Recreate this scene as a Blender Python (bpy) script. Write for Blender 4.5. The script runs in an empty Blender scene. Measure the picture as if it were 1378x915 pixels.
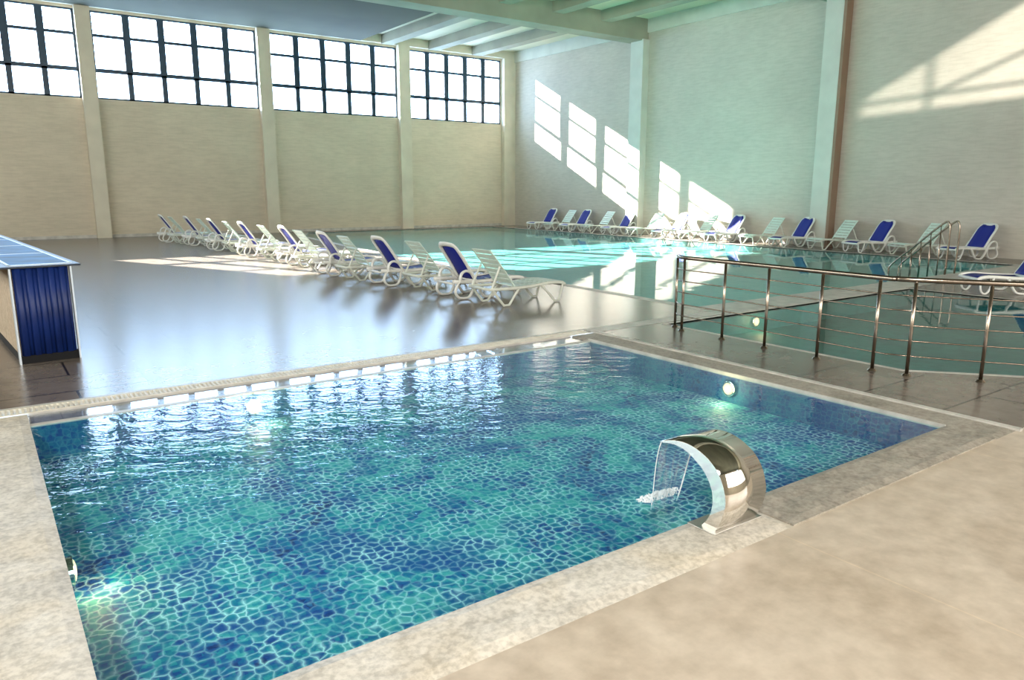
import bpy, bmesh, math, random
from mathutils import Vector, Matrix, noise
random.seed(7)
sc = bpy.context.scene
COL = sc.collection
R = math.radians

# ---------------------------------------------------------------- camera
CAM_H = 1.95
yaw, pitch, roll, FPX = .6223, .1993, .0026, 1001.65
cy, sy, cp, sp = math.cos(yaw), math.sin(yaw), math.cos(pitch), math.sin(pitch)
Fv = Vector((sy*cp, cy*cp, -sp)); Rv = Vector((cy, -sy, 0)); Uv = Rv.cross(Fv)
R2 = Rv*math.cos(roll) + Uv*math.sin(roll); U2 = -Rv*math.sin(roll) + Uv*math.cos(roll)
cam_d = bpy.data.cameras.new('camera'); cam = bpy.data.objects.new('camera', cam_d); COL.objects.link(cam)
M3 = Matrix((R2, U2, -Fv)).transposed()
cam.matrix_world = Matrix.Translation((0, 0, CAM_H)) @ M3.to_4x4()
cam_d.sensor_width = 36; cam_d.lens = FPX/1378*36; cam_d.clip_end = 300
sc.camera = cam

# ---------------------------------------------------------------- world, sun, added lamps, exposure
sc.view_settings.view_transform = 'Standard'; sc.view_settings.look = 'None'
sc.view_settings.gamma = 1; sc.view_settings.use_curve_mapping = False
sc.view_settings.exposure = 0.0
w = bpy.data.worlds.new('sky'); sc.world = w; w.use_nodes = True
bg = w.node_tree.nodes['Background']
bg.inputs[0].default_value = (.50, .72, 1.0, 1); bg.inputs[1].default_value = 15
try:
    sc.cycles.use_denoising = True
    sc.cycles.max_bounces = 8; sc.cycles.diffuse_bounces = 4; sc.cycles.glossy_bounces = 5
    sc.cycles.transparent_max_bounces = 12
    sc.cycles.sample_clamp_indirect = 6; sc.cycles.caustics_reflective = False; sc.cycles.caustics_refractive = False
except Exception:
    pass

def light(name, kind, energy, color=(1, 1, 1)):
    d = bpy.data.lights.new(name, kind); d.energy = energy; d.color = color
    o = bpy.data.objects.new(name, d); COL.objects.link(o); return o
def aim(o, frm, to):
    o.location = frm
    o.rotation_euler = (Vector(to)-Vector(frm)).to_track_quat('-Z', 'Y').to_euler()
sun = light('sun', 'SUN', 80, (1, .95, .86)); sun.data.angle = R(.55)
sun.rotation_euler = Vector((1, -2.4, -1.17)).to_track_quat('-Z', 'Y').to_euler()
# unseen area lamps added inside the closed hall to brighten it
a = light('rear_fill_light', 'AREA', 2300, (1, .96, .91)); a.data.shape = 'RECTANGLE'; a.data.size = 20; a.data.size_y = 5
aim(a, (8, -7.6, 5.0), (8, 20, 4.0))
a = light('side_area_light', 'AREA', 760, (1, .96, .91)); a.data.shape = 'RECTANGLE'; a.data.size = 1.8; a.data.size_y = 1.3  # added for the foreground light and the spout's shadow
aim(a, (-3.5, -2.5, 6.2), (3.2, 2.6, 0))
a = light('left_fill_light', 'AREA', 2100, (.97, 1, .96)); a.data.shape = 'RECTANGLE'; a.data.size = 24; a.data.size_y = 4  # added fill by the unseen side wall, lifts the hall walls
aim(a, (-8.6, 16, 5.5), (20, 16, 4.5))
# spot added outside the unseen rear wall to cast the right wall's light patch
a = light('wall_patch_spot', 'SPOT', 90000, (1, .93, .82)); a.data.spot_size = R(16); a.data.spot_blend = .1; a.data.shadow_soft_size = .05
GS = Vector((6, -16, 9)); aim(a, GS, (24.6, 11.5, 5.5))

# ---------------------------------------------------------------- materials
def nt(name):
    m = bpy.data.materials.new(name); m.use_nodes = True
    t = m.node_tree; return m, t, t.nodes['Principled BSDF']
def L(t, a, b): t.links.new(a, b)
def node(t, typ, **kw):
    n = t.nodes.new(typ)
    for k, v in kw.items():
        if k in n.inputs: n.inputs[k].default_value = v
        else: setattr(n, k, v)
    return n
def pos(t, scale=(1, 1, 1), rot=(0, 0, 0)):
    g = node(t, 'ShaderNodeTexCoord'); mp = node(t, 'ShaderNodeMapping')
    mp.inputs['Scale'].default_value = scale; mp.inputs['Rotation'].default_value = rot
    L(t, g.outputs['Object'], mp.inputs['Vector']); return mp.outputs['Vector']
def ramp(t, fac, stops):
    r = node(t, 'ShaderNodeValToRGB'); e = r.color_ramp.elements
    while len(e) < len(stops): e.new(.5)
    for i, (p, c) in enumerate(stops):
        e[i].position = p; e[i].color = (*c, 1) if len(c) == 3 else c
    L(t, fac, r.inputs[0]); return r.outputs[0]
def mix(t, fac, a, b, blend='MIX'):
    m = node(t, 'ShaderNodeMix', data_type='RGBA', blend_type=blend)
    for s, v in ((0, fac), (6, a), (7, b)):
        if hasattr(v, 'is_output'): L(t, v, m.inputs[s])
        else: m.inputs[s].default_value = v if s == 0 else (*v, 1)
    return m.outputs[2]
def noi(t, vec, scale, detail=3, rough=.5, dist=0):
    n = node(t, 'ShaderNodeTexNoise', Scale=scale, Detail=detail, Roughness=rough, Distortion=dist)
    L(t, vec, n.inputs['Vector']); return n
def bump(t, h, strength=.3, dist=.01, normal=None):
    b = node(t, 'ShaderNodeBump', Strength=strength, Distance=dist); L(t, h, b.inputs['Height'])
    if normal: L(t, normal, b.inputs['Normal'])
    return b.outputs[0]
def simple(name, c, rough=.5, metal=0, var=.06, scale=8, **kw):
    m, t, p = nt(name)
    n = noi(t, pos(t), scale)
    hi = tuple(min(1, x*(1+var)) for x in c); lo = tuple(x*(1-var) for x in c)
    L(t, ramp(t, n.outputs[0], [(.3, lo), (.7, hi)]), p.inputs['Base Color'])
    p.inputs['Roughness'].default_value = rough; p.inputs['Metallic'].default_value = metal
    for k, v in kw.items(): p.inputs[k].default_value = v
    return m

def plaster(name, c, vert_axis_x):
    m, t, p = nt(name)
    v = pos(t)
    n1 = noi(t, v, .35, 4, .55); n2 = noi(t, pos(t, (1, 1, 7)), 2.2, 4, .6)
    base = ramp(t, n1.outputs[0], [(.3, tuple(x*.9 for x in c)), (.7, tuple(min(1, x*1.06) for x in c))])
    st = ramp(t, n2.outputs[0], [(.35, (.9, .9, .89)), (.6, (1, 1, 1))])
    col = mix(t, 1, base, st, 'MULTIPLY')
    sx = node(t, 'ShaderNodeSeparateXYZ'); L(t, v, sx.inputs[0])
    cx = node(t, 'ShaderNodeCombineXYZ'); L(t, sx.outputs[0 if vert_axis_x else 1], cx.inputs[0]); L(t, sx.outputs[2], cx.inputs[1])
    b = node(t, 'ShaderNodeTexBrick'); b.inputs['Scale'].default_value = 1
    b.inputs['Brick Width'].default_value = .4; b.inputs['Row Height'].default_value = .2; b.inputs['Mortar Size'].default_value = .008
    b.inputs['Color1'].default_value = (1, 1, 1, 1); b.inputs['Color2'].default_value = (.98, .98, .98, 1); b.inputs['Mortar'].default_value = (.955, .955, .945, 1)
    L(t, cx.outputs[0], b.inputs['Vector'])
    L(t, mix(t, 1, col, b.outputs[0], 'MULTIPLY'), p.inputs['Base Color'])
    p.inputs['Roughness'].default_value = .8
    L(t, bump(t, b.outputs['Fac'], -.1, .002), p.inputs['Normal'])
    return m
M = {}
M['wall_warm'] = plaster('cream_plaster', (.70, .62, .48), True)
M['wall_pool_cast'] = plaster('plaster_with_pool_cast', (.60, .55, .47), False)  # cooler than the cream: pool bounce light put into the paint colour
M['column'] = simple('column_paint', (.69, .63, .50), .7, scale=1.5)
M['column_green'] = simple('column_paint_green', (.62, .62, .55), .7, scale=1.5)
M['brown_render'] = simple('brown_render', (.30, .20, .14), .8, scale=1.5)
M['ceiling'] = simple('ceiling_slab', (.66, .62, .46), .85, scale=.5, var=.1)
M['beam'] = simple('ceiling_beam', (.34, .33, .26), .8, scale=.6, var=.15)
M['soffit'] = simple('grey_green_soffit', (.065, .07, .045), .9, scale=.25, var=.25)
M['frame'] = simple('window_frame_dark', (.02, .05, .085), .4)

def floor_mat(name, c1, c2, rough, tw, th, jc, mott, rot=0, jsz=.006, spec=.5):
    m, t, p = nt(name)
    v = pos(t, rot=(0, 0, rot))
    n1 = noi(t, v, mott, 5, .6, .6); n2 = noi(t, v, mott*7, 4, .6)
    c = ramp(t, n1.outputs[0], [(.3, c1), (.68, c2)])
    c = mix(t, .35, c, ramp(t, n2.outputs[0], [(.3, tuple(x*.7 for x in c1)), (.7, tuple(min(1, x*1.2) for x in c2))]))
    b = node(t, 'ShaderNodeTexBrick'); b.inputs['Scale'].default_value = 1
    b.inputs['Brick Width'].default_value = tw; b.inputs['Row Height'].default_value = th; b.inputs['Mortar Size'].default_value = jsz
    b.inputs['Color1'].default_value = (1, 1, 1, 1); b.inputs['Color2'].default_value = (.93, .93, .93, 1); b.inputs['Mortar'].default_value = (*jc, 1)
    L(t, v, b.inputs['Vector'])
    L(t, mix(t, 1, c, b.outputs[0], 'MULTIPLY'), p.inputs['Base Color'])
    p.inputs['Roughness'].default_value = rough; p.inputs['Specular IOR Level'].default_value = spec
    L(t, bump(t, b.outputs['Fac'], -.3, .002), p.inputs['Normal'])
    return m
M['deck'] = floor_mat('polished_brown_tiles', (.125, .098, .078), (.20, .165, .135), .24, 1.3, .75, (.12, .12, .12), .8, jsz=.012, spec=.72)
M['beige'] = floor_mat('beige_stone_floor', (.44, .35, .255), (.64, .55, .44), .33, 2.4, 2.4, (1.12, 1.1, 1.05), .9)

def stone(name, c1, c2, cs, scale=3.0, rough=.5):
    m, t, p = nt(name)
    v = pos(t)
    n1 = noi(t, v, scale, 6, .65, 1.2); n2 = noi(t, v, scale*.45, 4, .6, .5); n3 = noi(t, v, 30, 3, .6)
    c = ramp(t, n1.outputs[0], [(.28, c1), (.7, c2)])
    c = mix(t, ramp(t, n2.outputs[0], [(.5, (0, 0, 0)), (.72, (.75,)*3)]), c, cs)
    c = mix(t, .3, c, ramp(t, n3.outputs[0], [(.35, tuple(x*.4 for x in c1)), (.6, c2)]))
    L(t, c, p.inputs['Base Color']); p.inputs['Roughness'].default_value = rough
    L(t, bump(t, n1.outputs[0], .5, .012, bump(t, n3.outputs[0], .25, .003)), p.inputs['Normal'])
    return m
M['coping'] = stone('light_coping_stone', (.44, .40, .33), (.80, .75, .66), (.66, .53, .34), 2.2)
M['coping_dark'] = stone('grey_coping_stone', (.24, .21, .17), (.46, .42, .35), (.18, .17, .13), 4)
M['rim'] = simple('pale_rim_stone', (.52, .50, .45), .35, scale=5, var=.2)
M['ledge'] = floor_mat('grey_ledge_tiles', (.20, .21, .22), (.30, .31, .33), .12, .3, .6, (.75, .75, .75), 2)
M['grate'] = simple('cream_drain_plastic', (.72, .66, .54), .45, var=.12)
M['dark'] = simple('dark_gap', (.04, .035, .03), .7)

def mosaic(name, scale, cols, grout_caustic, gw, warp, patch=1.1, rough=.6):
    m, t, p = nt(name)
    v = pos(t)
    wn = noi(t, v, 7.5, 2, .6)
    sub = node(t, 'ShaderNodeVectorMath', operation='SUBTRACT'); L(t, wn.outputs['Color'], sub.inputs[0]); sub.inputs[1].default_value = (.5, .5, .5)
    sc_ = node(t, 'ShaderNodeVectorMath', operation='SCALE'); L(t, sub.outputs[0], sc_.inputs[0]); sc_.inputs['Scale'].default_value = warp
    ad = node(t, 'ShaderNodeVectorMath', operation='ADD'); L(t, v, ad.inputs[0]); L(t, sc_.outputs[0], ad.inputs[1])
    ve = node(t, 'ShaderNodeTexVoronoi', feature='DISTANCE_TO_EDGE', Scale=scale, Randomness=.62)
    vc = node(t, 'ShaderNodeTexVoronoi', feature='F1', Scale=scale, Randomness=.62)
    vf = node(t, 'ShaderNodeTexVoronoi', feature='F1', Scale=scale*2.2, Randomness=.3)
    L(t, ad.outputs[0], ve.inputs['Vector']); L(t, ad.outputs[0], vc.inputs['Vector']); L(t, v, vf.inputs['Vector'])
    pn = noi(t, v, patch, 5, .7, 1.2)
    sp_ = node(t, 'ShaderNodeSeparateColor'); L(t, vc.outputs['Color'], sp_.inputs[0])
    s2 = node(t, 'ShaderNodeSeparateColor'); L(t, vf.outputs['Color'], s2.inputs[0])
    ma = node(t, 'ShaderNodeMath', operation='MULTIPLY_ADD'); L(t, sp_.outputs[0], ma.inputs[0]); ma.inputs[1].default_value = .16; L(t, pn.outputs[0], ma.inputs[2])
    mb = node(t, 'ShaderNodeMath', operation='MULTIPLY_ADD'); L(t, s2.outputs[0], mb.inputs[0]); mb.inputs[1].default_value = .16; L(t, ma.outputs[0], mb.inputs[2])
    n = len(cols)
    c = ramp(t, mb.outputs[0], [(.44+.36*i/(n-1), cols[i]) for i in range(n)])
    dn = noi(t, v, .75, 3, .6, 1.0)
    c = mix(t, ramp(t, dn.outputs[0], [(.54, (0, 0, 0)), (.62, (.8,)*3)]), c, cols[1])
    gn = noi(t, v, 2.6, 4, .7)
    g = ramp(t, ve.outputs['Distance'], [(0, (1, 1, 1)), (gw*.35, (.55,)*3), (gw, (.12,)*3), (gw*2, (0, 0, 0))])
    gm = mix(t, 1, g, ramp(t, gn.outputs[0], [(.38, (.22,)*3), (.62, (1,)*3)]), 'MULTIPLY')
    L(t, mix(t, gm, c, grout_caustic), p.inputs['Base Color'])
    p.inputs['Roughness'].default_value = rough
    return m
M['mosaic'] = mosaic('teal_mosaic_with_light_web', 15, [(.0, .02, .15), (.0, .06, .30), (.0, .13, .34), (.0, .21, .34), (.02, .32, .40), (.08, .44, .44)],
                     (.72, 1, 1), .15, .085)  # bright warped grout also paints the web of light bent by moving water
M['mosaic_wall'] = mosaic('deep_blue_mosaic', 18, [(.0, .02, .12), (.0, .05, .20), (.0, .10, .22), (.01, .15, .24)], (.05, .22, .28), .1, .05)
M['pool_floor'] = mosaic('turquoise_pool_tiles', 5, [(.06, .36, .35), (.09, .42, .40), (.13, .46, .43)], (.2, .5, .47), .06, .02)
M['small_floor'] = mosaic('dark_teal_pool_tiles', 6, [(.01, .09, .095), (.015, .13, .125), (.02, .17, .155)], (.03, .15, .14), .06, .03)

def water(name, tint, h, scale, stretch=(1, 1, 1), rough=.0, ior=1.33, fine=0):
    m, t, p = nt(name); t.nodes.remove(p)
    out = [n for n in t.nodes if n.type == 'OUTPUT_MATERIAL'][0]
    mp = node(t, 'ShaderNodeMapping'); mp.inputs['Scale'].default_value = stretch
    L(t, pos(t, (1, 1, 1), (0, 0, R(35.6))), mp.inputs['Vector']); v = mp.outputs['Vector']
    n1 = noi(t, v, scale, 3, .55, .6)
    nrm = bump(t, n1.outputs[0], 1, h)
    if fine:
        n2 = noi(t, v, scale*3.3, 2, .5, .3); nrm = bump(t, n2.outputs[0], 1, fine, nrm)
    ge = node(t, 'ShaderNodeNewGeometry')      # same index seen from either side of this thin surface
    mr = node(t, 'ShaderNodeMapRange'); L(t, ge.outputs['Backfacing'], mr.inputs[0]); mr.inputs[3].default_value = ior; mr.inputs[4].default_value = 1/ior
    fr = node(t, 'ShaderNodeFresnel'); L(t, mr.outputs[0], fr.inputs['IOR']); L(t, nrm, fr.inputs['Normal'])
    tr = node(t, 'ShaderNodeBsdfTransparent'); tr.inputs[0].default_value = (*tint, 1)
    gl = node(t, 'ShaderNodeBsdfGlossy', Roughness=rough); L(t, nrm, gl.inputs['Normal'])
    mx = node(t, 'ShaderNodeMixShader'); L(t, fr.outputs[0], mx.inputs[0]); L(t, tr.outputs[0], mx.inputs[1]); L(t, gl.outputs[0], mx.inputs[2])
    L(t, mx.outputs[0], out.inputs['Surface']); return m
M['water'] = water('rippled_water', (.74, .96, .99), .006, 4.2, (.9, 1.7, 1), fine=.0012)
M['calm'] = water('calm_water', (.85, .98, .97), .003, .9, (.6, 1.4, 1), rough=.0, fine=.0005, ior=1.25)
M['film'] = water('water_film', (.96, .98, 1), .001, 2, rough=.02)
M['glass'] = water('window_glass', (.98, .99, 1), .0001, 1, ior=1.2)

m, t, p = nt('falling_water_sheet'); t.nodes.remove(p)
out = [n for n in t.nodes if n.type == 'OUTPUT_MATERIAL'][0]
sn = noi(t, pos(t, (22, 22, .8)), 1.5, 3)
f1 = ramp(t, sn.outputs[0], [(.42, (.10,)*3), (.75, (.5,)*3)])
tr = node(t, 'ShaderNodeBsdfTransparent'); tr.inputs[0].default_value = (.96, .99, 1, 1)
df = node(t, 'ShaderNodeBsdfDiffuse'); df.inputs[0].default_value = (.9, .96, 1, 1)
gl = node(t, 'ShaderNodeBsdfGlossy', Roughness=.15)
m1 = node(t, 'ShaderNodeMixShader'); m1.inputs[0].default_value = .4; L(t, df.outputs[0], m1.inputs[1]); L(t, gl.outputs[0], m1.inputs[2])
m2 = node(t, 'ShaderNodeMixShader'); L(t, f1, m2.inputs[0]); L(t, tr.outputs[0], m2.inputs[1]); L(t, m1.outputs[0], m2.inputs[2]); L(t, m2.outputs[0], out.inputs['Surface'])
M['sheet'] = m
M['steel'] = simple('polished_steel', (.82, .78, .72), .06, 1, var=.04)
M['brushed'] = simple('brushed_steel', (.62, .60, .56), .42, 1, var=.08)
M['satin'] = simple('satin_steel', (.34, .28, .225), .24, 1, var=.08)
M['plastic'] = simple('white_plastic', (.80, .80, .74), .35, var=.03)
M['plastic_old'] = simple('offwhite_plastic', (.66, .69, .60), .4, var=.05)
M['slat'] = simple('pale_green_white_plastic', (.66, .78, .68), .4, var=.04)
M['foam'] = simple('foam', (.85, .9, .92), .6)
def fabric(name, c):
    m, t, p = nt(name)
    wv = node(t, 'ShaderNodeTexWave', Scale=60); L(t, pos(t), wv.inputs['Vector'])
    L(t, ramp(t, wv.outputs[0], [(0, tuple(x*.85 for x in c)), (1, c)]), p.inputs['Base Color']); p.inputs['Roughness'].default_value = .65
    return m
M['blue'] = fabric('royal_blue_mesh', (.004, .014, .25))
M['counter_blue'] = simple('navy_corrugated_metal', (.003, .02, .13), .5, scale=3, var=.3)
M['counter_top'] = simple('blue_glass_top', (.012, .10, .27), .45, scale=3, var=.5)
M['counter_top'].node_tree.nodes['Principled BSDF'].inputs['Specular IOR Level'].default_value = .15
M['navy'] = simple('dark_navy_slab', (.01, .018, .035), .35)
M['counter_trim'] = simple('pale_metal_trim', (.60, .66, .72), .3, .4)
M['counter_side'] = stone('beige_rough_render', (.36, .27, .18), (.55, .44, .32), (.42, .30, .2), 5, .8)
M['black'] = simple('black_plinth', (.004, .004, .005), .9)
def emis(name, c, s):
    m, t, p = nt(name)
    p.inputs['Base Color'].default_value = (*[q*.4 for q in c], 1); p.inputs['Emission Color'].default_value = (*c, 1); p.inputs['Emission Strength'].default_value = s
    return m
M['lens'] = emis('pool_lamp_lens', (1, .86, .58), .6)

# ---------------------------------------------------------------- mesh helpers
def obj(name, bm, mat, parent=None, smooth=False, bevel=0):
    me = bpy.data.meshes.new(name)
    bmesh.ops.recalc_face_normals(bm, faces=bm.faces)
    bm.to_mesh(me); bm.free()
    if smooth:
        for p in me.polygons: p.use_smooth = True
    o = bpy.data.objects.new(name, me); COL.objects.link(o)
    if mat: me.materials.append(M[mat])
    if parent: o.parent = parent
    if bevel:
        b = o.modifiers.new('bevel', 'BEVEL'); b.width = bevel; b.segments = 2; b.limit_method = 'ANGLE'
    return o
def bx(bm, x0, x1, y0, y1, z0, z1, mtx=None):
    r = bmesh.ops.create_cube(bm, size=1, matrix=Matrix.Translation(((x0+x1)/2, (y0+y1)/2, (z0+z1)/2)) @ Matrix.Diagonal((abs(x1-x0), abs(y1-y0), abs(z1-z0), 1)))
    if mtx: bmesh.ops.transform(bm, matrix=mtx, verts=r['verts'])
    return bm
def box(*a): return bx(bmesh.new(), *a)
def catmull(P, n=5):
    P = [Vector(p) for p in P]; Q = [P[0]*2-P[1]] + P + [P[-1]*2-P[-2]]; out = []
    for i in range(1, len(Q)-2):
        for k in range(n):
            t = k/n; a, b, c, d = Q[i-1:i+3]
            out.append(.5*((2*b)+(c-a)*t+(2*a-5*b+4*c-d)*t*t+(3*b-a-3*c+d)*t**3))
    out.append(P[-1]); return out
def tube(bm, pts, rx, ry=None, n=8, side=Vector((0, 1, 0)), closed=False):
    """sweep an ellipse: rx along 'side', ry in the remaining direction"""
    ry = ry or rx; pts = [Vector(p) for p in pts]; rings = []; N = len(pts)
    for i, p in enumerate(pts):
        if closed: tg = pts[(i+1) % N]-pts[i-1]
        else: tg = pts[min(i+1, N-1)]-pts[max(i-1, 0)]
        tg.normalize()
        s = side - tg*side.dot(tg)
        if s.length < 1e-3: s = Vector((1, 0, 0)) - tg*tg.x
        s.normalize(); u = tg.cross(s)
        rings.append([bm.verts.new(p + s*rx*math.cos(2*math.pi*k/n) + u*ry*math.sin(2*math.pi*k/n)) for k in range(n)])
    m = N if closed else N-1
    for i in range(m):
        a, b = rings[i], rings[(i+1) % N]
        for k in range(n): bm.faces.new((a[k], a[(k+1) % n], b[(k+1) % n], b[k]))
    if not closed:
        bm.faces.new(list(reversed(rings[0]))); bm.faces.new(rings[-1])
    return bm
def cyl(bm, c, r, h, n=20, axis=None, r2=None):
    m = Matrix.Translation(c)
    if axis is not None: m = m @ Vector(axis).to_track_quat('Z', 'Y').to_matrix().to_4x4()
    bmesh.ops.create_cone(bm, cap_ends=True, segments=n, radius1=r, radius2=r if r2 is None else r2, depth=h, matrix=m); return bm
def struct(name, bm, mat, parent=None, **kw):
    o = obj(name, bm, mat, parent, **kw)
    if not parent: o['kind'] = 'structure'
    return o
def tag(o, label, cat=None, group=None, kind=None):
    o['label'] = label
    if cat: o['category'] = cat
    if group: o['group'] = group
    if kind: o['kind'] = kind
    return o
def thing(name, label, cat, loc=(0, 0, 0), rz=0, group=None):
    o = bpy.data.objects.new(name, None); COL.objects.link(o); o.empty_display_size = .2
    o.location = loc; o.rotation_euler = (0, 0, rz); return tag(o, label, cat, group)
def dup(root, loc, rz, label):
    r = root.copy(); COL.objects.link(r); r.location = loc; r.rotation_euler = (0, 0, rz); r['label'] = label
    for ch in root.children:
        c = ch.copy(); COL.objects.link(c); c.parent = r
        for g in ch.children:
            d = g.copy(); COL.objects.link(d); d.parent = c
    return r

# ---------------------------------------------------------------- large structure
XW, YW, X0, Y0, ZC = 24.63, 34.35, -9.0, -8.0, 9.15
PX0, PX1, PY0, PY1, PYL = .2, 6.46, 2.75, 7.22, 7.6       # near pool, PYL = back of its shallow overflow ledge
BX0, BX1, BY0, BY1 = 9.9, 22.6, 8.35, 33.3                  # large pool
SMALL = [(8.22, 7.5), (8.22, 4.0), (10.0, 1.95), (10.0, -3), (15.3, -3), (15.3, 7.5)]
WL = -.012                                                # water level

def loopfill(loops, z, name, mat):
    bm = bmesh.new(); es = []
    for lp in loops:
        vs = [bm.verts.new((x, y, z)) for x, y in lp]
        es += [bm.edges.new((vs[i], vs[(i+1) % len(vs)])) for i in range(len(vs))]
    r = bmesh.ops.triangle_fill(bm, edges=es, use_beauty=True)
    ex = bmesh.ops.extrude_face_region(bm, geom=list(bm.faces))
    for v in ex['geom']:
        if isinstance(v, bmesh.types.BMVert): v.co.z -= .03
    return struct(name, bm, mat)
rect = lambda x0, x1, y0, y1: [(x0, y0), (x1, y0), (x1, y1), (x0, y1)]
BP = [(BX0, BY0), (BX1, BY0), (BX1, BY1), (12.4, BY1), (11.3, 30.6), (10.4, 22)]
SPL = 2.36
loopfill([[(X0, SPL), (PX0-.4, SPL), (PX0-.4, 7.86), (6.87, 7.86), (6.87, SPL), (8.20+1.42, SPL), (8.20, 4.0), (8.20, 7.52), (15.32, 7.52), (15.32, SPL), (XW, SPL), (XW, YW), (X0, YW)],
          [(9.88, 8.33), (22.62, 8.33), (22.62, 33.32), (12.38, 33.32), (11.28, 30.62), (10.38, 22.0)]], 0, 'floor', 'deck')
o = loopfill([[(X0, Y0), (XW, Y0), (XW, SPL), (15.32, SPL), (15.32, -3.02), (9.98, -3.02), (9.98, 1.93), (9.62, SPL), (X0, SPL)]], 0, 'floor', 'beige')

# walls --------------------------------------------------------------
WZ0, WZ1 = 5.40, 8.68
BAYS = [(-1.7, 4.02), (4.54, 10.88), (11.43, 17.66), (18.27, 23.84)]
bm = bmesh.new()
bx(bm, X0-.3, XW+.3, YW, YW+.3, -.2, WZ0); bx(bm, X0-.3, XW+.3, YW, YW+.3, WZ1, ZC+.3)
xs = [X0-.3] + [v for b in BAYS for v in b] + [XW+.3]
for i in range(0, len(xs), 2): bx(bm, xs[i], xs[i+1], YW, YW+.3, WZ0, WZ1)
struct('wall_left', bm, 'wall_warm')
struct('wall_right', box(XW, XW+.3, Y0-.3, YW, -.2, ZC+.3), 'wall_pool_cast')
# unseen rear wall; its sloped opening is added to shape the light patch
def patch_ray(p):      # shadow-path point on the rear wall plane
    p = Vector(p); t = (Y0-GS.y)/(p.y-GS.y); return GS + (p-GS)*t
gq = [patch_ray(p) for p in ((XW, 14.45, 4.35), (XW, 9.2, 4.6), (XW, 9.2, 7.45), (XW, 14.45, 4.85))]
bm = bmesh.new()
outer = [(X0, 0), (XW, 0), (XW, ZC), (X0, ZC)]
es = []
for lp in (outer, [(g.x, g.z) for g in gq]):
    vs = [bm.verts.new((x, Y0, z)) for x, z in lp]
    es += [bm.edges.new((vs[i], vs[(i+1) % 4])) for i in range(4)]
bmesh.ops.triangle_fill(bm, edges=es, use_beauty=True)
ex = bmesh.ops.extrude_face_region(bm, geom=list(bm.faces))
for v in ex['geom']:
    if isinstance(v, bmesh.types.BMVert): v.co.y -= .04
struct('wall_rear', bm, 'wall_warm')
bm = bmesh.new()      # unseen bars added to divide the light patch
def bar(p, q, r): tube(bm, [patch_ray(p), patch_ray(q)], r, n=4)
bar((XW, 12.15, 3.6), (XW, 12.15, 6.8), .022); bar((XW, 14.9, 4.74), (XW, 8.9, 5.0), .02); bar((XW, 12.15, 4.85), (XW, 8.8, 6.1), .02)
struct('window_6', bm, 'frame')
struct('wall_side', box(X0-.3, X0, Y0, YW, -.2, ZC+.3), 'wall_warm')
# ceiling slab, joists, girders, edge beam
struct('ceiling', box(X0-.3, XW+.3, Y0-.3, YW+.3, ZC, ZC+.25), 'ceiling')
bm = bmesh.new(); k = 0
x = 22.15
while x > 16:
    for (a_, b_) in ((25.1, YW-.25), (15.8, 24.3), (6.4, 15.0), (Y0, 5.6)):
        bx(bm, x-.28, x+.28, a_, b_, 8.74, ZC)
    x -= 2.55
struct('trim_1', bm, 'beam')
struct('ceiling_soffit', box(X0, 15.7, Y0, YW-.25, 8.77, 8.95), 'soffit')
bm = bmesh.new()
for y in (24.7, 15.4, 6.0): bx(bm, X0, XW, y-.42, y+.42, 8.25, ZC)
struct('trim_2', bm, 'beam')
struct('trim_3', box(X0, XW, YW-.25, YW, 8.78, ZC), 'column')
struct('trim_4', box(XW-.07, XW, Y0, YW-.25, 8.60, ZC), 'column_green')
# columns
for x0_, x1_ in ((-2.25, -1.7), (4.02, 4.54), (10.88, 11.43), (17.66, 18.27)):
    struct('column', box(x0_, x1_, YW-.28, YW, -.05, 8.8), 'column')
struct('column', box(23.9, XW, YW-.28, YW, -.05, 8.8), 'column')
for y0_, y1_ in ((24.2, 24.95), (15.0, 15.65), (5.6, 6.4)):
    o = struct('column', box(XW-.38, XW, y0_, y1_, -.05, 8.3), 'column_green')
struct('column_facing', box(XW-.37, XW, 14.90, 15.0, 0, 8.3), 'brown_render')
struct('baseboard_left', box(-1.7, XW, YW-.02, YW, 0, .12), 'rim')
# windows
for i, (a_, b_) in enumerate(BAYS):
    bm = bmesh.new(); n = 5; wd = (b_-a_)/n
    yf0, yf1 = YW+.03, YW+.13
    bx(bm, a_, b_, yf0, yf1, WZ0, WZ0+.07); bx(bm, a_, b_, yf0, yf1, WZ1-.06, WZ1)
    bx(bm, a_, b_, yf0, yf1, 6.41, 6.56); bx(bm, a_, b_, yf0+.01, yf1-.01, 7.73, 7.84)
    for k in range(n+1):
        t_ = .13 if 0 < k < n else .08
        xx = a_+k*wd
        bx(bm, max(a_, xx-t_), min(b_, xx+t_), YW+.02, YW+.17, 6.49, WZ1)
        t_ *= .75
        bx(bm, max(a_, xx-t_), min(b_, xx+t_), YW+.03, YW+.14, WZ0, 6.49)
    f = struct('window_%d' % (i+1), bm, 'frame')
    obj('pane', box(a_, b_, YW+.075, YW+.08, WZ0, WZ1), 'glass', f)
    struct('trim_5', box(a_, b_, YW-.03, YW+.3, WZ0-.04, WZ0), 'column')
    po = light('window_sky_portal', 'AREA', 1); po.data.shape = 'RECTANGLE'; po.data.size = b_-a_; po.data.size_y = WZ1-WZ0
    po.location = ((a_+b_)/2, YW+.32, (WZ0+WZ1)/2); po.rotation_euler = Vector((0, -1, 0)).to_track_quat('-Z', 'Z').to_euler()
    po.data.cycles.is_portal = True

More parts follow.
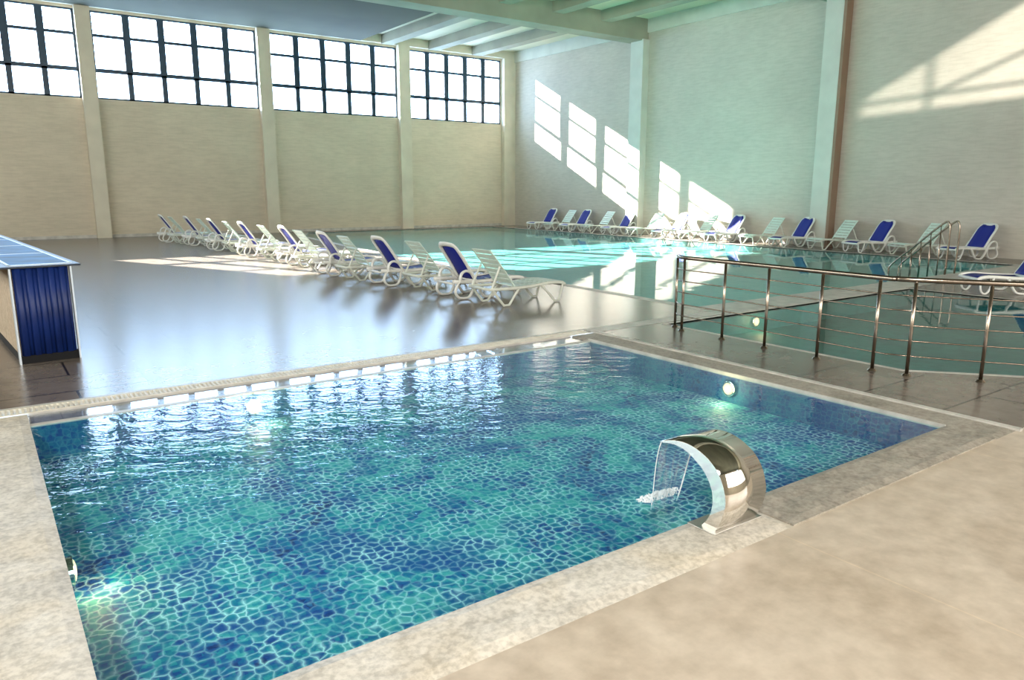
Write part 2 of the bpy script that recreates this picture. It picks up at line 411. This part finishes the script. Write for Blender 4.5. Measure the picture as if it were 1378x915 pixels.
# pool basins --------------------------------------------------------
def basin(name, poly, depth, wallmat, floormat, top=-.0):
    bm = bmesh.new(); n = len(poly)
    cx_ = sum(p[0] for p in poly)/n; cy_ = sum(p[1] for p in poly)/n
    vt = [bm.verts.new((x, y, top)) for x, y in poly]; vb = [bm.verts.new((x, y, -depth)) for x, y in poly]
    for i in range(n): bm.faces.new((vt[i], vt[(i+1) % n], vb[(i+1) % n], vb[i]))
    struct(name+'_lining', bm, wallmat)
    bm = bmesh.new(); es = []
    vs = [bm.verts.new((x, y, -depth)) for x, y in poly]
    bmesh.ops.triangle_fill(bm, edges=[bm.edges.new((vs[i], vs[(i+1) % n])) for i in range(n)])
    ex = bmesh.ops.extrude_face_region(bm, geom=list(bm.faces))
    for v in ex['geom']:
        if isinstance(v, bmesh.types.BMVert): v.co.z -= .15
    struct(name+'_floor', bm, floormat)
def surface(name, poly, z, mat, label):
    bm = bmesh.new(); vs = [bm.verts.new((x, y, z)) for x, y in poly]; n = len(vs)
    bmesh.ops.triangle_fill(bm, edges=[bm.edges.new((vs[i], vs[(i+1) % n])) for i in range(n)])
    for f in bm.faces:
        f.normal_update()
        if f.normal.z < 0: f.normal_flip()
    me = bpy.data.meshes.new(name); bm.to_mesh(me); bm.free(); me.materials.append(M[mat])
    o = bpy.data.objects.new(name, me); COL.objects.link(o)
    tag(o, label, 'water', kind='stuff'); return o
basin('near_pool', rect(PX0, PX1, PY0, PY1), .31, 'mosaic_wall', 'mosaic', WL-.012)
basin('large_pool', BP, .22, 'pool_floor', 'pool_floor')
basin('small_pool', SMALL, .34, 'small_floor', 'small_floor')
surface('pool_water', rect(PX0, PX1, PY0, PY1+.03), WL, 'water', 'rippled teal water over dark blue mosaic in the nearest pool')
surface('pool_water', BP, WL, 'calm', 'calm turquoise water of the largest pool beyond the loungers')
surface('pool_water', SMALL, WL, 'calm', 'dark green water of the small pool behind the steel railing')
# near pool: overflow ledge, film, rims, copings
struct('pool_ledge', box(PX0, PX1, PY1+.07, PYL+.03, WL-.05, WL-.012), 'ledge')
struct('pool_ledge_rim', box(PX0, PX1, PY1, PY1+.07, WL-.012, WL+.004), 'rim')
surface('water_film', rect(PX0, PX1, PY1+.07, PYL+.03), WL-.004, 'film', 'thin film of water lying on the tiled ledge between drain grate and nearest pool')
struct('pool_ledge_step', box(PX0-.4, 6.87, PYL+.03, PYL+.035, -.05, -.0), 'rim')
def rough_slab(name, x0, x1, y0, y1, z0, z1, mat, amp=.006, seg=.06):
    bm = bmesh.new()
    nx = max(2, int((x1-x0)/seg)); ny = max(2, int((y1-y0)/seg))
    vs = []
    for i in range(nx+1):
        for j in range(ny+1):
            x = x0+(x1-x0)*i/nx; y = y0+(y1-y0)*j/ny
            e = 0 if i in (0, nx) or j in (0, ny) else 1
            q = Vector((x*3.3, y*3.3, 1.7))
            vs.append(bm.verts.new((x, y, z1 + e*amp*(noise.noise(q)*1.2+noise.noise(q*3)*.7) - (0 if e else .012))))
    for i in range(nx):
        for j in range(ny):
            k = i*(ny+1)+j; bm.faces.new((vs[k], vs[k+ny+1], vs[k+ny+2], vs[k+1]))
    be = [e for e in bm.edges if e.is_boundary]
    ex = bmesh.ops.extrude_edge_only(bm, edges=be)
    for v in ex['geom']:
        if isinstance(v, bmesh.types.BMVert): v.co.z = z0
    return struct(name, bm, mat, smooth=False)
rough_slab('pool_coping', PX0-.4, PX0, PY0, PYL, WL-.012, .012, 'coping')
rough_slab('pool_coping', PX0-.4, 3.75, SPL, PY0, WL-.012, .012, 'coping')
rough_slab('pool_coping', 3.75, PX1, SPL, PY0, WL-.012, .022, 'coping_dark', .012, .05)
rough_slab('pool_coping', PX1, 6.87, SPL, PYL, WL-.012, .012, 'coping_dark', .003)
struct('pool_rim', box(PX1-.003, PX1+.018, PY0, PY1+.05, WL-.012, .018), 'rim')
struct('pool_rim', box(6.84, 6.90, SPL-.03, PYL, -.1, .02), 'rim')
struct('floor_strip', box(PX0-2.5, BX0-.1, PYL+.25, PYL+.30, -.1, .003), 'rim')
struct('floor_strip', box(6.90, BX0-.1, PYL+.02, PYL+.25, -.1, .003), 'rim')
# drain grate
g = thing('drain_grate', 'cream slatted drain grate running along the far side of the nearest pool', 'drain grate', (0, PYL+.14, 0))
bm = bmesh.new(); bx(bm, -2.3, 6.87, -.105, -.085, -.06, .004); bx(bm, -2.3, 6.87, .085, .105, -.06, .004); obj('grate_frame', bm, 'grate', g)
bm = bmesh.new(); x = -2.27
while x < 6.84:
    bx(bm, x, x+.018, -.085, .085, -.04, .003); x += .042
obj('grate_slats', bm, 'grate', g)['kind'] = 'stuff'
obj('channel', box(-2.3, 6.87, -.085, .085, -.12, -.10), 'dark', g)
# large pool rim and the curb between the pools
def border(name, poly, wdt, z0, z1, mat, closed=True):
    bm = bmesh.new(); n = len(poly)
    P = [Vector((*p, 0)) for p in poly]; c = sum(P, Vector())/n; O = []
    for i in range(n):
        d1 = (P[i]-P[i-1]).normalized(); d2 = (P[(i+1) % n]-P[i]).normalized()
        n1 = Vector((d1.y, -d1.x, 0)); n2 = Vector((d2.y, -d2.x, 0)); b = (n1+n2).normalized()
        O.append(P[i] + b*wdt/max(.4, b.dot(n1)))
    a_ = [[bm.verts.new((p.x, p.y, z)) for p in L_] for L_ in (P, O) for z in (z0, z1)]
    for i in range(n):
        j = (i+1) % n
        bm.faces.new((a_[1][i], a_[1][j], a_[3][j], a_[3][i])); bm.faces.new((a_[0][i], a_[0][j], a_[1][j], a_[1][i])); bm.faces.new((a_[2][i], a_[3][i], a_[3][j], a_[2][j]))
    return struct(name, bm, mat)
border('large_pool_rim', BP, .22, -.04, .004, 'rim')
border('small_pool_rim', SMALL, .07, -.04, .003, 'rim')
struct('pool_curb', box(BX0, 15.3, 7.57, 8.13, 0, .006), 'rim')
struct('pool_curb', box(15.3, XW, 7.60, 8.13, 0, .006), 'rim')

# ---------------------------------------------------------------- waterfall spout
outer = [(2.563, .014), (2.524, .098), (2.502, .19), (2.512, .268), (2.552, .354), (2.612, .415), (2.705, .461), (2.80, .48), (2.90, .472), (3.015, .437)]
inner = [(2.665, .014), (2.622, .07), (2.60, .126), (2.592, .19), (2.602, .254), (2.638, .318), (2.695, .375), (2.80, .432), (2.90, .448), (3.013, .430)]
fo = catmull([(0, y, z) for y, z in outer], 4); fi = catmull([(0, y, z) for y, z in inner], 4)
ft = thing('waterfall_spout', 'curved polished steel waterfall spout standing on the near pool edge', 'fountain', (3.47, 2.62, .012))
def fpt(p, x): return (x, p.y-2.62, p.z-.012)
bm = bmesh.new()
for a_, b_ in ((fo, -1),):
    va = [bm.verts.new(fpt(p, -.185)) for p in fo]; vb = [bm.verts.new(fpt(p, .185)) for p in fo]
    for i in range(len(va)-1): bm.faces.new((va[i], va[i+1], vb[i+1], vb[i]))
o = obj('outer_shell', bm, 'steel', ft, smooth=True); s = o.modifiers.new('solid', 'SOLIDIFY'); s.thickness = .003; s.offset = 0
bm = bmesh.new()
va = [bm.verts.new(fpt(p, -.182)) for p in fi]; vb = [bm.verts.new(fpt(p, .182)) for p in fi]
for i in range(len(va)-1): bm.faces.new((va[i], va[i+1], vb[i+1], vb[i]))
o = obj('inner_shell', bm, 'steel', ft, smooth=True); s = o.modifiers.new('solid', 'SOLIDIFY'); s.thickness = .003; s.offset = 0
for sx in (-.184, .184):
    bm = bmesh.new()
    va = [bm.verts.new(fpt(p, sx)) for p in fo]; vb = [bm.verts.new(fpt(p, sx)) for p in fi]
    for i in range(len(va)-1): bm.faces.new((va[i], va[i+1], vb[i+1], vb[i]))
    o = obj('side_panel', bm, 'steel', ft); s = o.modifiers.new('solid', 'SOLIDIFY'); s.thickness = .003; s.offset = 0
obj('foot_plate', box(-.225, .215, -.085, .115, .0, .008), 'brushed', ft, bevel=.002)
# falling water
bm = bmesh.new(); rows = []
for i in range(15):
    u = i/14; y = 3.013+.075*u**.7 + .0*u; z = .428 - .475*u
    hw0 = -.175 + .01*u; hw1 = .175 - .10*u
    rows.append([bm.verts.new((3.47 + hw0+(hw1-hw0)*k/10, y+.004*math.sin(k*1.3+i*.4), z)) for k in range(11)])
for i in range(14):
    for k in range(10): bm.faces.new((rows[i][k], rows[i][k+1], rows[i+1][k+1], rows[i+1][k]))
e_bm = bmesh.new()
for c_ in (0, 10): tube(e_bm, [rows[i][c_].co.copy() for i in range(15)], .0045 if c_ else .003, n=6, side=Vector((1, 0, 0)))
o = obj('water_curtain', bm, 'sheet', None, smooth=True)
tag(o, 'clear sheet of water falling from the curved steel spout', 'water', kind='stuff')
obj('edge_streams', e_bm, 'foam', o, smooth=True)
bm = bmesh.new()
for i in range(520):
    a_ = random.uniform(0, 6.28); q = random.random()*(.75+.35*noise.noise(Vector((math.cos(a_)*2, math.sin(a_)*2, 3))))
    x = 3.45+math.cos(a_)*.24*q; y = 3.16+math.sin(a_)*.065*q
    bmesh.ops.create_icosphere(bm, subdivisions=1, radius=random.uniform(.003, .009), matrix=Matrix.Translation((x, y, WL+random.uniform(-.002, .018)*(1.2-q))))
tag(obj('water_splash', bm, 'foam', None, smooth=True), 'white foam where the falling water meets the nearest pool', 'splash', kind='stuff')

# ---------------------------------------------------------------- underwater lamps
def lamp(loc, axis, label, r=.085):
    t_ = thing('pool_lamp', label, 'light', loc, 0, 'round lamps in the pool walls')
    ax = Vector(axis)
    bm = bmesh.new(); cyl(bm, ax*.02, r, .04, 28, axis); obj('housing', bm, 'steel', t_, smooth=False, bevel=.005)
    bm = bmesh.new(); bmesh.ops.create_uvsphere(bm, u_segments=24, v_segments=10, radius=r*.8, matrix=Matrix.Translation(ax*.036) @ ax.to_track_quat('Z', 'Y').to_matrix().to_4x4() @ Matrix.Diagonal((1, 1, .3, 1)))
    obj('lens', bm, 'lens', t_, smooth=True)
    l = light('bulb_glow', 'POINT', 5, (1, .72, .36)); l.data.shadow_soft_size = .06; l.location = ax*.16; l.parent = t_
lamp((2.05, PY1, -.15), (0, -1, 0), 'round lit lamp under the window reflections on the far wall of nearest pool')
lamp((PX1, 4.95, -.15), (-1, 0, 0), 'round lit lamp in the right wall of nearest pool beyond the spout')
lamp((PX0, 4.55, -.15), (1, 0, 0), 'round lit lamp in the left wall of nearest pool')
lamp((10.3, 7.5, -.17), (0, -1, 0), 'round lit lamp in the small pool behind the railing', .09)

# ---------------------------------------------------------------- steel railing
rl = thing('pool_railing', 'long stainless steel railing with five thin rods beside the small pool', 'railing', (7.95, 5.5, 0))
path = [(8.16, 7.30), (8.0, 7.03), (7.97, 6.3), (7.95, 5.62), (7.93, 4.88), (7.91, 4.22), (8.11, 3.70), (8.52, 3.18), (9.35, 2.14), (9.9, 1.45)]
def rp(x, y, z): return (x-7.95, y-5.5, z)
for i, (x, y) in enumerate([path[0], path[1], path[2], path[3], path[4], (7.91, 4.19), (7.99, 3.85), (8.36, 3.27), (8.95, 2.5)]):
    bm = bmesh.new(); cyl(bm, rp(x, y, .50), .019, 1.0, 16)
    cyl(bm, rp(x, y, 1.005), .008, .03, 8)
    po = obj('post', bm, 'satin', rl, smooth=True)
    for f in po.data.polygons: f.use_smooth = len(f.vertices) == 4
    bm = bmesh.new(); cyl(bm, rp(x, y, .012), .05, .024, 20, r2=.032); obj('base_flange', bm, 'satin', po)
RP = [(8.16, 7.30), (7.99, 7.03), (7.97, 6.3), (7.91, 4.25), (7.93, 4.05), (8.02, 3.83), (8.36, 3.27), (9.35, 1.85)]
bm = bmesh.new(); tube(bm, catmull([rp(x, y, 1.03) for x, y in RP], 4), .028, .022, 12, side=Vector((0, 0, 1))); obj('top_rail', bm, 'satin', rl, smooth=True)
for z in (.21, .375, .54, .70, .86):
    bm = bmesh.new(); tube(bm, catmull([rp(x, y, z) for x, y in RP], 4), .008, .008, 8, side=Vector((0, 0, 1))); obj('rod', bm, 'satin', rl, smooth=True)

# stair handrail going down into the large pool
hr = thing('stair_handrail', 'sloping steel handrail with upright bars going down into the large pool', 'handrail', (18.5, 8.6, 0))
for dx in (-.1, .38):
    bm = bmesh.new()
    tube(bm, catmull([(dx, -.35, 0.02), (dx, -.36, .9), (dx, -.33, 1.2), (dx, -.2, 1.2), (dx, .3, .74), (dx, .9, .18), (dx, .98, -.03), (dx, .97, -.21)], 5), .022, n=10, side=Vector((1, 0, 0)))
    s_ = obj('handrail_tube', bm, 'satin', hr, smooth=True)
    for k in range(5):
        y = -.16+k*.21; zt = 1.15-(y+.16)*.93; zb = .01 if y < -.2 else -.2
        bm = bmesh.new(); cyl(bm, (dx, y, (zt+zb)/2), .011, zt-zb, 8); obj('upright_bar', bm, 'satin', s_, smooth=True)

# ---------------------------------------------------------------- counter
ct = thing('bar_counter', 'navy corrugated counter with glossy blue top left of the wet deck', 'counter', (.26, 9.90, 0), R(4.5))
CWd, CLn, CHt = .60, 7.0, 1.08
bm = bmesh.new(); n = 64; vs = []
for k in range(n+1):
    u = k/n; y = -.035*max(0, min(1, .5+1.6*math.sin(u*math.pi*10-1.2)))
    vs.append([bm.verts.new((.03+u*(CWd-.06), y, z)) for z in (.09, CHt)])
for k in range(n): bm.faces.new((vs[k][0], vs[k+1][0], vs[k+1][1], vs[k][1]))
o = obj('corrugated_panel', bm, 'counter_blue', ct, smooth=True); s = o.modifiers.new('solid', 'SOLIDIFY'); s.thickness = .008
obj('body', box(.02, CWd-.02, .03, CLn, .09, CHt), 'counter_side', ct)
obj('corner_trim', box(-.004, .014, -.04, .04, .0, CHt), 'counter_trim', ct); obj('corner_trim', box(CWd-.012, CWd+.006, -.04, .04, .0, CHt), 'counter_trim', ct)
obj('plinth', box(.014, CWd-.012, -.035, CLn, 0, .09), 'black', ct)
o = obj('countertop', box(-.30, CWd+.10, -.06, CLn+.05, CHt, CHt+.022), 'navy', ct, bevel=.003)
for k in range(4): obj('glass_panel', box(.03, CWd+.0, .10+k*1.72, 1.80+k*1.72, CHt+.022, CHt+.028), 'counter_top', o)['label'] = 'blue glass panel'
bm = bmesh.new()
zt = CHt+.0225
for k in range(4): bx(bm, .0, CWd+.02, .05+k*1.72, .10+k*1.72, zt, zt+.008)
bx(bm, CWd+.0, CWd+.03, .05, CLn, zt, zt+.008); bx(bm, .0, .03, .05, CLn, zt, zt+.008)
obj('inlay_strips', bm, 'counter_trim', o)

# ---------------------------------------------------------------- loungers
W_ = .33
def pipe(bm, P, rx, ry=None, n=8, k=5, side=Vector((0, 1, 0))): return tube(bm, catmull(P, k), rx, ry, n, side)
def on(bx_, bz_, ang):       # point on the back rest plane
    return lambda u, y, off=0: (bx_+math.cos(ang)*u-math.sin(ang)*off, y, bz_+math.sin(ang)*u+math.cos(ang)*off)
def make_sling(label, group):
    t_ = thing('sling_lounger', label, 'sun lounger', (0, 0, 0), 0, group)
    rail = [(0, .27), (.06, .315), (.25, .335), (.6, .315), (1.0, .305), (1.58, .33)]
    bm = bmesh.new()
    for s_ in (-1, 1): pipe(bm, [(x, s_*W_, z) for x, z in rail], .026, .036)
    pipe(bm, [(.02, -W_, .285), (.0, -.15, .285), (.0, .15, .285), (.02, W_, .285)], .03, .022, side=Vector((0, 0, 1)))
    for x in (.62, 1.05, 1.56): bx(bm, x-.02, x+.02, -W_, W_, .28, .31)
    fr = obj('frame', bm, 'plastic', t_, smooth=True)
    seat = [(.05, .31), (.25, .345), (.6, .325), (1.0, .315), (1.08, .315)]
    sp_ = catmull([(x, 0, z) for x, z in seat], 5)
    bm = bmesh.new(); a_ = [bm.verts.new((p.x, -W_+.03, p.z)) for p in sp_]; c_ = [bm.verts.new((p.x, 0, p.z-.018)) for p in sp_]; b_ = [bm.verts.new((p.x, W_-.03, p.z)) for p in sp_]
    for i in range(len(a_)-1): bm.faces.new((a_[i], a_[i+1], c_[i+1], c_[i])); bm.faces.new((c_[i], c_[i+1], b_[i+1], b_[i]))
    o = obj('seat_fabric', bm, 'blue', t_, smooth=True); o['label'] = 'royal blue mesh seat'; s = o.modifiers.new('solid', 'SOLIDIFY'); s.thickness = .008
    P = on(1.07, .32, R(57))
    bm = bmesh.new(); hw = W_-.035
    lp = [P(0, -hw), P(.35, -hw, .01), P(.66, -hw+.01, .0), P(.76, -hw+.07), P(.79, -.1, -.005), P(.79, .1, -.005), P(.76, hw-.07), P(.66, hw-.01), P(.35, hw, .01), P(0, hw)]
    nrm = Vector(P(0, 0, 1))-Vector(P(0, 0, 0))
    pipe(bm, lp, .022, .052, side=nrm)
    pipe(bm, [P(0, -hw), P(0, hw)], .02, side=nrm, k=1)
    br = obj('backrest_frame', bm, 'plastic', t_, smooth=True)
    bm = bmesh.new(); rows = []
    for i in range(9):
        u = .015+.755*i/8; h = hw-.012 if i < 7 else hw-(.03 if i == 7 else .10)
        rows.append([bm.verts.new(P(u, h*q, .026-.03*(1-q*q))) for q in (-1, -.5, 0, .5, 1)])
    for i in range(8):
        for k in range(4): bm.faces.new((rows[i][k], rows[i][k+1], rows[i+1][k+1], rows[i+1][k]))
    o = obj('backrest_fabric', bm, 'blue', br, smooth=True); o['label'] = 'royal blue mesh backrest'; s = o.modifiers.new('solid', 'SOLIDIFY'); s.thickness = .008
    for s_ in (-1, 1):
        y = s_*(W_+.035)
        bm = bmesh.new()
        pipe(bm, [(.55, y, .31), (.62, y, .17), (.71, y, .05), (.81, y, .022), (.92, y, .03), (1.01, y, .13), (1.13, y, .36), (1.21, y, .47), (1.31, y, .515), (1.40, y, .48), (1.44, y, .39), (1.42, y, .31)], .036, .024, n=8)
        obj('armrest', bm, 'plastic', t_, smooth=True)
        bm = bmesh.new(); y = s_*W_
        pipe(bm, [(.05, y, .30), (.07, y, .1), (.12, y, .022), (.19, y, .022), (.25, y, .12), (.30, y, .32)], .024, .018); obj('leg', bm, 'plastic', t_, smooth=True)
        bm = bmesh.new()
        pipe(bm, [(1.14, y, .29), (1.16, y, .14), (1.23, y, .04), (1.34, y, .022), (1.45, y, .04), (1.52, y, .13), (1.50, y, .23), (1.44, y, .32)], .034, .022); obj('leg', bm, 'plastic', t_, smooth=True)
    return t_
def make_slat(label, group):
    t_ = thing('slatted_lounger', label, 'sun lounger', (0, 0, 0), 0, group)
    rail = [(0, .29), (.08, .33), (.35, .345), (.75, .31), (1.1, .30), (1.62, .31)]
    bm = bmesh.new()
    for s_ in (-1, 1): pipe(bm, [(x, s_*W_, z) for x, z in rail], .018, .028)
    bx(bm, 1.58, 1.62, -W_, W_, .285, .325); bx(bm, .0, .04, -W_, W_, .27, .31)
    obj('frame', bm, 'plastic_old', t_, smooth=True)
    rp_ = catmull([(x, 0, z) for x, z in rail], 8)
    bm = bmesh.new()
    for k in range(11):
        x = .06+k*.095
        z = min(rp_, key=lambda p: abs(p.x-x)).z
        bx(bm, x-.036, x+.036, -W_+.015, W_-.015, z+.012, z+.026)
    obj('seat', bm, 'slat', t_)
    P = on(1.08, .325, R(52)); n_ = Vector(P(0, 0, 1))-Vector(P(0, 0, 0))
    bm = bmesh.new()
    for s_ in (-1, 1):
        tube(bm, [P(0, s_*(W_-.045)), P(.40, s_*(W_-.05), .012), P(.80, s_*(W_-.06))], .013, .026, 6, side=n_)
    for k in range(7):
        u0 = .06+k*.108
        q = [P(u0, -W_+.06, .006), P(u0+.085, -W_+.06, .006), P(u0+.085, W_-.06, .006), P(u0, W_-.06, .006)]
        vs = [bm.verts.new(p) for p in q] + [bm.verts.new(Vector(p)+n_*.014) for p in q]
        for f in ((0, 1, 2, 3), (7, 6, 5, 4), (0, 4, 5, 1), (1, 5, 6, 2), (2, 6, 7, 3), (3, 7, 4, 0)): bm.faces.new([vs[i] for i in f])
    obj('backrest', bm, 'slat', t_)
    for s_ in (-1, 1):
        y = s_*(W_-.02)
        bm = bmesh.new(); tube(bm, [(1.56, y, .32), P(.47, y*.93, -.02)], .012, .02, 6); obj('prop_bar', bm, 'plastic_old', t_)
        y = s_*W_
        for q in ([(1.0, .31), (1.12, .16), (1.22, .022), (1.33, .022), (1.45, .16), (1.56, .31)], [(.06, .31), (.10, .15), (.14, .022), (.24, .022), (.38, .17), (.55, .33)]):
            bm = bmesh.new(); tube(bm, [(x, y, z) for x, z in q], .018, .022, 6); obj('leg', bm, 'plastic_old', t_)
    return t_

G1, G2 = 'sun loungers in the long row beside the large pool', 'sun loungers in the row along the right wall'
# near row: feet towards the pool (+X), backs to the deck
near = [  # (type, near-side y, foot x)
    ('A', 29.9, 7.15), ('B', 28.9, 7.35), ('A', 27.6, 7.52), ('B', 26.5, 7.77), ('A', 24.9, 7.64), ('B', 23.6, 7.87), ('A', 22.1, 7.83), ('B', 20.6, 8.02),
    ('A', 19.1, 8.03), ('B', 17.7, 8.0), ('A', 16.1, 7.91), ('B', 14.9, 8.0), ('A', 13.75, 8.18), ('B', 12.65, 8.47), ('A', 11.35, 8.42), ('B', 10.2, 8.5)]
ordn = ['farthest', 'second farthest', 'third farthest', 'fourth farthest', 'fourth nearest', 'third nearest', 'second nearest', 'nearest']
protoA = protoB = None
i = 0
for i, (k, y, xf) in enumerate(near):
    word = ordn[i//2]
    if k == 'A':
        lab = 'blue-backed white lounger, %s blue one in the long row beside the pool' % word
        if protoA is None: protoA = make_sling(lab, G1); o = protoA
        else: o = dup(protoA, (0, 0, 0), 0, lab)
    else:
        lab = 'all-white slatted plastic lounger, %s white one in the long row beside the pool' % word
        if protoB is None: protoB = make_slat(lab, G1); o = protoB
        else: o = dup(protoB, (0, 0, 0), 0, lab)
    o.location = (xf, y+.35, 0); o.rotation_euler = (0, 0, math.pi + random.uniform(-.03, .03)); o['group'] = G1
# far row along the right wall: feet towards the pool (-X)
far = [('A', 735, 30.3), ('B', 760, 28.9), ('A', 785, 27.7), ('B', 812, 26.2), ('A', 838, 24.8), ('B', 885, 23.15), ('A', 912, 21.7), ('B', 945, 20.3), ('A', 988, 18.95),
       ('B', 1035, 17.3), ('A', 1077, 16.05), ('B', 1137, 14.55), ('A', 1188, 13.25), ('B', 1250, 11.75), ('A', 1322, 10.3)]
blue_lab = ['white lounger with blue mesh back, against the right wall closest to the far corner', 'white lounger with blue back, second blue one from the far corner along the right wall',
            'white lounger with blue seat washed in sunlight just left of the far wall column', 'white lounger with blue back just right of the sunlit far wall column',
            'white lounger with blue back, midway along the right wall right of the sunlight patches', 'white lounger with blue back in front of the wall column with brown edge',
            'white lounger with blue back along the right wall, second blue one from the stair handrail', 'blue-backed lounger at the right end of the wall row, just right of the handrail']
blue_lab[6] = 'white lounger with blue back by the right wall, first blue one left of the handrail'
white_lab = ['pale slatted lounger at the right wall, the one closest to the far corner', 'pale slatted lounger half in sunlight left of the far wall column',
             'pale slatted lounger standing in sunlight right of the far wall column', 'pale slatted lounger between two blue-backed ones at the foot of the wall sunlight',
             'pale slatted lounger by the right wall left of the brown-edged column', 'pale slatted lounger by the right wall just right of the brown-edged column',
             'pale slatted lounger by the right wall seen behind the stair handrail']
ia = ib = 0
for k, px, y in far:
    if k == 'A': o = dup(protoA, (0, 0, 0), 0, blue_lab[ia]); ia += 1
    else: o = dup(protoB, (0, 0, 0), 0, white_lab[ib]); ib += 1
    rot = -R(20)*max(0, min(1, (31-y)/21.0))
    o.location = (22.85, y, 0); o.rotation_euler = (0, 0, rot+random.uniform(-.03, .03)); o['group'] = G2
o = dup(protoA, (15.72, 6.6, 0), -R(38), 'white lounger with blue seat partly out of view at the right, behind the steel railing')
if 'group' in o: del o['group']
